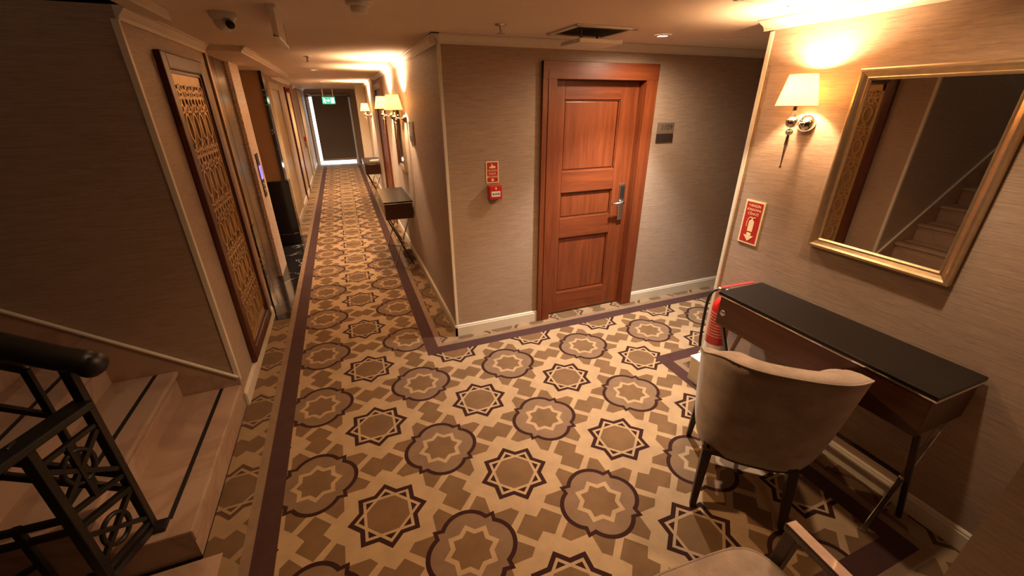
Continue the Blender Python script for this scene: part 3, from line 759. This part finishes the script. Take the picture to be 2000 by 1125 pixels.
m = MB(); m.lathe([(.016, .488), (.016, .52), (.020, .522), (.020, .54), (.0, .54)], 16); m.build('valve', M['steel'], ex)
dirv = Vector((.80, -.6, 0))
m = MB(); m.bar((-.03, .02, .545), (dirv.x*.14, dirv.y*.14, .60), .022, .006); m.build('lever', M['red'], ex, .002)
m = MB(); m.bar((-.01, .01, .528), (dirv.x*.12, dirv.y*.12, .535), .022, .008); m.build('carry_handle', M['red'], ex, .002)
m = MB(); m.lathe([(0, -.014), (.014, -.012), (.016, 0), (.014, .006)], 16, c=(.03, -.045, .51), axis='y'); m.build('gauge', M['labelwhite'], ex)
hp = [(-.015, .01, .53), (-.05, .03, .535), (-.085, .045, .51), (-.098, .05, .44), (-.098, .048, .3), (-.094, .045, .16), (-.088, .04, .10)]
def smoothp(p, it=2):
    p = [Vector(q) for q in p]
    for _ in range(it):
        r = [p[0]]
        for a, b in zip(p, p[1:]): r += [a*.75+b*.25, a*.25+b*.75]
        p = r+[p[-1]]
    return p
m = MB(); m.tube(smoothp(hp), .0095, 10); m.build('hose', M['black'], ex)
m = MB(); m.tube([(-.02, .013, .531), (-.05, .029, .535)], .012, 12); m.build('hose_ferrule', M['steel'], ex)

# ================================================================== CHAIRS
def tub_chair(label, loc, rz):
    # local: faces +y, x to the right
    d = thing('tub_chair', label, 'chair', loc, rz, 'taupe upholstered chairs')
    NA, NZ = 40, 12
    def pt(t, s, off):
        # t in [-1,1] along the wrap (left wing -> back -> right wing), s in [0,1] bottom -> top ; off = inward thickness
        a = t*PI*.5*1.18
        rimz = .90-.18*max(0, (abs(t)-.42)/.58)**1.5
        z = .305+(rimz-.305)*s
        g = (z-.305)/.595
        wx = .262+.045*g-off; wy = .22+.08*g-off
        cx, cy = .028, -.02-.035*g
        ca, sa = math.cos(a), math.sin(a)
        ex_ = .72
        x = wx*math.copysign(abs(sa)**ex_, sa); y = cy-wy*math.copysign(abs(ca)**ex_, ca)
        rnd = (1-s)**6*.03
        return Vector((cx+x*(1-rnd*2), y+rnd*.9, z))
    m = MB(); v = []
    prof = [(0, s/NZ) for s in range(NZ+1)]+[(.010, 1.010), (.040, 1.016), (.068, 1.010), (.082, 1.0)]+[(.086, 1-s/NZ) for s in range(1, NZ+1)]
    K = len(prof)
    for i in range(NA+1):
        t = -1+2*i/NA
        for off, s in prof: v.append(pt(t, s, off))
    f = [(i*K+j, i*K+j+1, (i+1)*K+j+1, (i+1)*K+j) for i in range(NA) for j in range(K-1)]
    m.add(v, f, 0, True); m.add(v[:K], [tuple(range(K))]); m.add(v[-K:], [tuple(range(K-1, -1, -1))])
    back = m.build('backrest', M['fabric'], d)
    m = MB(); m.tube([pt(-1+2*i/NA, 1.0, .001) for i in range(NA+1)], .004, 6); m.build('piping', M['fabric'], back)
    # dark base rail under the shell
    m = MB(); m.tube([pt(-1+2*i/NA, 0, .022)-Vector((0, 0, .010)) for i in range(NA+1)], .016, 8); m.build('base_rail', M['leg_wood'], d)
    m = MB(); v = []; n = 40
    rings = [(.90, .40), (1.0, .41), (1.02, .43), (1.0, .455), (.93, .468), (.6, .474), (0.01, .476)]
    for sc_, z in rings:
        for i in range(n):
            a = 2*PI*i/n; c_, s_ = math.cos(a), math.sin(a)
            x = .02+.205*math.copysign(abs(c_)**.55, c_)*sc_; y = .05+.225*math.copysign(abs(s_)**.55, s_)*sc_
            v.append((x, y, z))
    m.add(v, [(r*n+i, r*n+(i+1) % n, (r+1)*n+(i+1) % n, (r+1)*n+i) for r in range(len(rings)-1) for i in range(n)], 0, True)
    m.add(v[:n], [tuple(range(n-1, -1, -1))]); m.build('seat', M['fabric'], d)
    # seat rail and legs
    m = MB(); m.box(-.185, .185, -.20, -.165, .30, .33); m.box(-.185, .185, .22, .255, .30, .40); m.box(-.195, -.165, -.2, .24, .30, .33); m.box(.165, .195, -.2, .24, .30, .33); m.build('seat_frame', M['leg_wood'], d, .004)
    for sx in (-1, 1):
        m = MB(); m.bar((sx*.196, -.25, 0), (sx*.180, -.19, .33), .028, .028, (0,1,0), w2=.044, h2=.044); m.build('leg', M['leg_wood'], d, .004)
        m = MB(); m.bar((sx*.196, .25, 0), (sx*.180, .225, .36), .026, .026, (0,1,0), w2=.042, h2=.042); m.build('leg', M['leg_wood'], d, .004)
    return d
fwd = Vector((.657, .754)); ang = math.atan2(fwd.y, fwd.x)-PI/2
tub_chair('taupe curved-back tub chair pulled up to the writing desk', (1.672, 1.048, 0), ang)

def arm_chair(label, loc, rz):
    d = thing('arm_chair', label, 'chair', loc, rz, 'taupe upholstered chairs')
    m = MB(); v = []; n = 48
    rings = [(.95, .395), (1.0, .405), (1.0, .465), (.985, .482), (.95, .492), (.6, .498), (.01, .50)]
    for sc_, z in rings:
        for i in range(n):
            a = 2*PI*i/n; c_, s_ = math.cos(a), math.sin(a)
            v.append((.255*math.copysign(abs(c_)**.42, c_)*sc_, .255*math.copysign(abs(s_)**.42, s_)*sc_, z))
    m.add(v, [(r*n+i, r*n+(i+1) % n, (r+1)*n+(i+1) % n, (r+1)*n+i) for r in range(len(rings)-1) for i in range(n)], 0, True)
    m.add(v[:n], [tuple(range(n-1, -1, -1))]); seat = m.build('seat', M['fabric'], d)
    pp = [(.2545*math.copysign(abs(math.cos(a))**.42, math.cos(a)), .2545*math.copysign(abs(math.sin(a))**.42, math.sin(a)), .479) for a in [2*PI*(i+.5)/n for i in range(n)]]
    m = MB(); m.tube(pp, .005, 6, closed=True); m.build('piping', M['fabric'], seat)
    m = MB(); m.box(-.24, .24, -.24, .24, .35, .395); m.build('seat_frame', M['leg_wood'], d, .004)
    for sx in (-1, 1):
        m = MB(); m.bar((sx*.275, .215, 0), (sx*.285, .165, .62), .028, .028, (0,1,0), w2=.04, h2=.04); m.build('leg', M['leg_wood'], d, .004)
        m = MB(); m.bar((sx*.265, -.27, 0), (sx*.265, -.235, .62), .03, .03, (0,1,0), w2=.04, h2=.04); m.build('leg', M['leg_wood'], d, .004)
        m = MB(); m.bar((sx*.285, .19, .628), (sx*.27, -.29, .648), .042, .028); arm_ = m.build('armrest', M['armwood'], d, .005)
        m = MB(); m.bar((sx*.285, .187, .6425), (sx*.27, -.288, .6625), .036, .003); m.build('armrest_sheen', M['armsheen'], arm_, .001)  # thin pale strip imitating light reflected off the top of the arm
    m = MB(); v = []
    for i in range(13):
        t = -1+2*i/12
        for z, yo in ((.44, 0), (.86, -.075), (.885, -.085), (.885, -.115), (.86, -.125), (.44, -.05)):
            v.append((t*.25, -.235+yo-.04*(1-t*t), z))
    m.add(v, [(i*6+j, i*6+(j+1) % 6, (i+1)*6+(j+1) % 6, (i+1)*6+j) for i in range(12) for j in range(6)], 0, True)
    m.add(v[:6], [(0,1,2,3,4,5)]); m.add(v[-6:], [(5,4,3,2,1,0)]); m.build('backrest', M['fabric'], d)
    return d
M['armwood'] = plain('polished_arm', (.035, .018, .012), .14, vary=.15, coat=.6)
M['armsheen'] = plain('painted_arm_sheen', (.42, .27, .20), .25, vary=.12, coat=.4)  # paler than the arm: the bright reflection is put into the colour
arm_chair('taupe armchair with dark polished armrests cut off by the bottom edge', (.835, .315, 0), math.radians(-4))

# ================================================================== CEILING FITTINGS
M['lens'] = emit('downlight_lens', (1.0, .93, .82), 18)
def downlight(label, x, y):
    d = thing('downlight', label, 'downlight', (x, y, CEIL), 0, 'recessed ceiling downlights')
    m = MB(); m.lathe([(.034, -.004), (.040, -.008), (.050, -.006), (.052, -.0005)], 28); m.build('trim_ring', M['whiteplastic'], d)
    m = MB(); m.lathe([(0, -.0035), (.035, -.0035)], 24); m.build('lens', M['lens'], d)
downlight('lit downlight in the ceiling in front of the room door', 2.12, 2.60)
downlight('lit downlight in the corridor ceiling by the elevators', -.20, 6.67)
downlight('small lit downlight halfway down the corridor ceiling', -.20, 10.2)
downlight('farthest lit downlight near the corridor end', -.20, 13.0)
downlight('warm downlight overhead just above the top of the view', .70, 1.75)
downlight('unseen warm downlight added behind the camera as fill', .60, -1.0)
downlight('downlight above the writing desk, over the top edge of the view', 1.88, .85)
dc = thing('dome_camera', 'white dome camera on the ceiling near the lattice panel', 'camera', (-.45, 2.74, CEIL))
m = MB(); m.lathe([(.058, 0), (.06, -.012), (.052, -.03), (.046, -.034)], 28); m.build('base', M['whiteplastic'], dc)
m = MB(); m.lathe([(.046, -.03), (.044, -.05), (.034, -.068), (.018, -.078), (0, -.081)], 28); m.build('dome', M['whiteplastic'], dc)
m = MB(); m.lathe([(.0, -.030), (.017, -.028), (.019, 0)], 16, c=(.03, -.03, -.055), axis='y'); m.build('lens', M['black'], dc)
hs = thing('hanging_sign', 'thin panel sign hanging from the ceiling near the lattice wall', 'sign', (-.205, 2.69, CEIL))
m = MB(); m.box(-.004, .004, -.24, .24, -.115, -.012); m.build('panel', M['ceil'], hs)
m = MB(); m.box(-.012, .012, -.25, .25, -.128, -.115); m.box(-.012, .012, -.25, -.24, -.128, -.01); m.box(-.012, .012, .24, .25, -.128, -.01); m.build('frame', M['whiteplastic'], hs, .002)
m = MB(); m.box(-.02, .02, -.25, .25, -.014, -.0005); m.build('rail', M['whiteplastic'], hs, .002)
sd = thing('smoke_detector', 'white smoke detector at the top edge of the ceiling', 'detector', (.163, 2.25, CEIL))
m = MB(); m.lathe([(.055, 0), (.056, -.012), (.05, -.02), (.036, -.022)], 28); m.build('base', M['whiteplastic'], sd)
m = MB(); m.lathe([(.036, -.02), (.038, -.034), (.030, -.044), (.012, -.05), (0, -.05)], 28); m.build('sensor', M['whiteplastic'], sd)
def sprinkler(label, x, y):
    d = thing('sprinkler', label, 'sprinkler', (x, y, CEIL), 0, 'ceiling sprinklers')
    m = MB(); m.lathe([(.034, 0), (.032, -.006), (.012, -.009), (.008, -.03), (.004, -.034)], 20); m.build('escutcheon', M['steel'], d)
    m = MB(); m.lathe([(0, -.044), (.022, -.046), (.022, -.049), (0, -.05)], 14); m.bar((.008, 0, -.03), (.004, 0, -.046), .004, .004); m.bar((-.008, 0, -.03), (-.004, 0, -.046), .004, .004); m.build('deflector', M['steel'], d)
sprinkler('chrome sprinkler head in the corridor ceiling', -.18, 4.82)
sprinkler('small sprinkler head in the ceiling left of the hatch', .95, 2.575)
ht = thing('ceiling_hatch', 'white ceiling vent with a lowered flap in front of the door', 'vent', (1.55, 2.62, CEIL))
m = MB(); m.box(-.20, .22, -.22, -.19, -.012, 0); m.box(-.20, .22, .15, .18, -.012, 0); m.box(-.20, -.17, -.22, .18, -.012, 0); m.box(.19, .22, -.22, .18, -.012, 0); m.build('frame', M['whiteplastic'], ht, .003)
m = MB(); m.box(-.17, .19, -.19, .15, -.004, -.0005); m.build('opening', M['darkgap'], ht)
m = MB(); m.box(-.11, .20, -.10, .15, -.075, -.052); m.build('flap', M['whiteplastic'], ht, .003)
m = MB(); m.box(-.10, -.09, -.09, -.08, -.054, -.003); m.box(.12, .13, .08, .09, -.054, -.003); m.build('bracket', M['black'], ht)
sp_ = thing('ceiling_speaker', 'round flat ceiling speaker in the dim corner past the mirror wall', 'speaker', (2.72, 2.57, CEIL))
m = MB(); m.lathe([(0, -.006), (.075, -.006), (.085, -.004), (.09, 0)], 32); m.build('grille', M['ceil'], sp_)
m = MB(); m.lathe([(.086, -.004), (.092, -.009), (.098, -.001)], 32); m.build('ring', M['ceil'], sp_)
av = thing('air_grille', 'slatted air grille in the ceiling at the top right', 'vent', (1.86, 1.50, CEIL))
m = MB(); m.box(-.17, .17, -.14, -.12, -.008, 0); m.box(-.17, .17, .12, .14, -.008, 0); m.box(-.17, -.15, -.14, .14, -.008, 0); m.box(.15, .17, -.14, .14, -.008, 0); m.build('frame', M['ceil'], av, .002)
m = MB(); m.box(-.15, .15, -.12, .12, -.002, -.0005); m.build('opening', M['darkgap'], av)
for i in range(7):
    m = MB(); m.bar((-.15, -.10+.033*i, -.006), (.15, -.10+.033*i, -.006), .014, .003, (0, .6, 1)); m.build('slat', M['ceil'], av)
es = thing('exit_sign', 'green illuminated exit sign hanging at the corridor end', 'exit sign', (-.13, 11.0, 1.915))
M['green'] = emit('exit_green', (.01, .30, .17), 1.0, (.02,.3,.2)); M['exitwhite'] = emit('exit_white', (.75, 1.0, .85), 4.0)
m = MB(); m.box(-.135, .135, -.012, .012, -.075, .075); m.build('panel', M['green'], es, .003)
m = MB(); m.box(-.11, -.10, -.006, .006, .075, CEIL-1.925); m.box(.10, .11, -.006, .006, .075, CEIL-1.925); m.build('bracket', M['steel'], es)
F = lambda a, b, h: (a, -h, b)
m = MB(); m.prism([(-.11, .045), (-.09, .05), (-.085, .03), (-.06, .015), (-.065, .005), (-.085, .015), (-.08, -.02), (-.06, -.05), (-.075, -.055), (-.095, -.02), (-.12, -.04), (-.125, -.03), (-.10, -.005)], .0125, .0135, F)
m.prism([(-.045, -.008), (-.01, -.008), (-.01, -.03), (.025, .0), (-.01, .03), (-.01, .008), (-.045, .008)], .0125, .0135, F)
m.prism([(.05, -.05), (.115, -.05), (.115, .05), (.05, .05)], .0125, .0135, F); m.build('pictogram', M['exitwhite'], es)
cc = thing('corridor_camera', 'tiny camera with red bracket high on the left corridor wall', 'camera', (XL+.03, 9.6, 2.10))
m = MB(); m.box(-.03, .07, -.04, .04, -.04, .02); m.build('bracket', M['red'], cc, .004)
m = MB(); m.lathe([(0, -.10), (.035, -.09), (.04, 0), (.03, .05), (0, .06)], 16, c=(.12, 0, .05), axis='y'); m.build('body', M['whiteplastic'], cc)
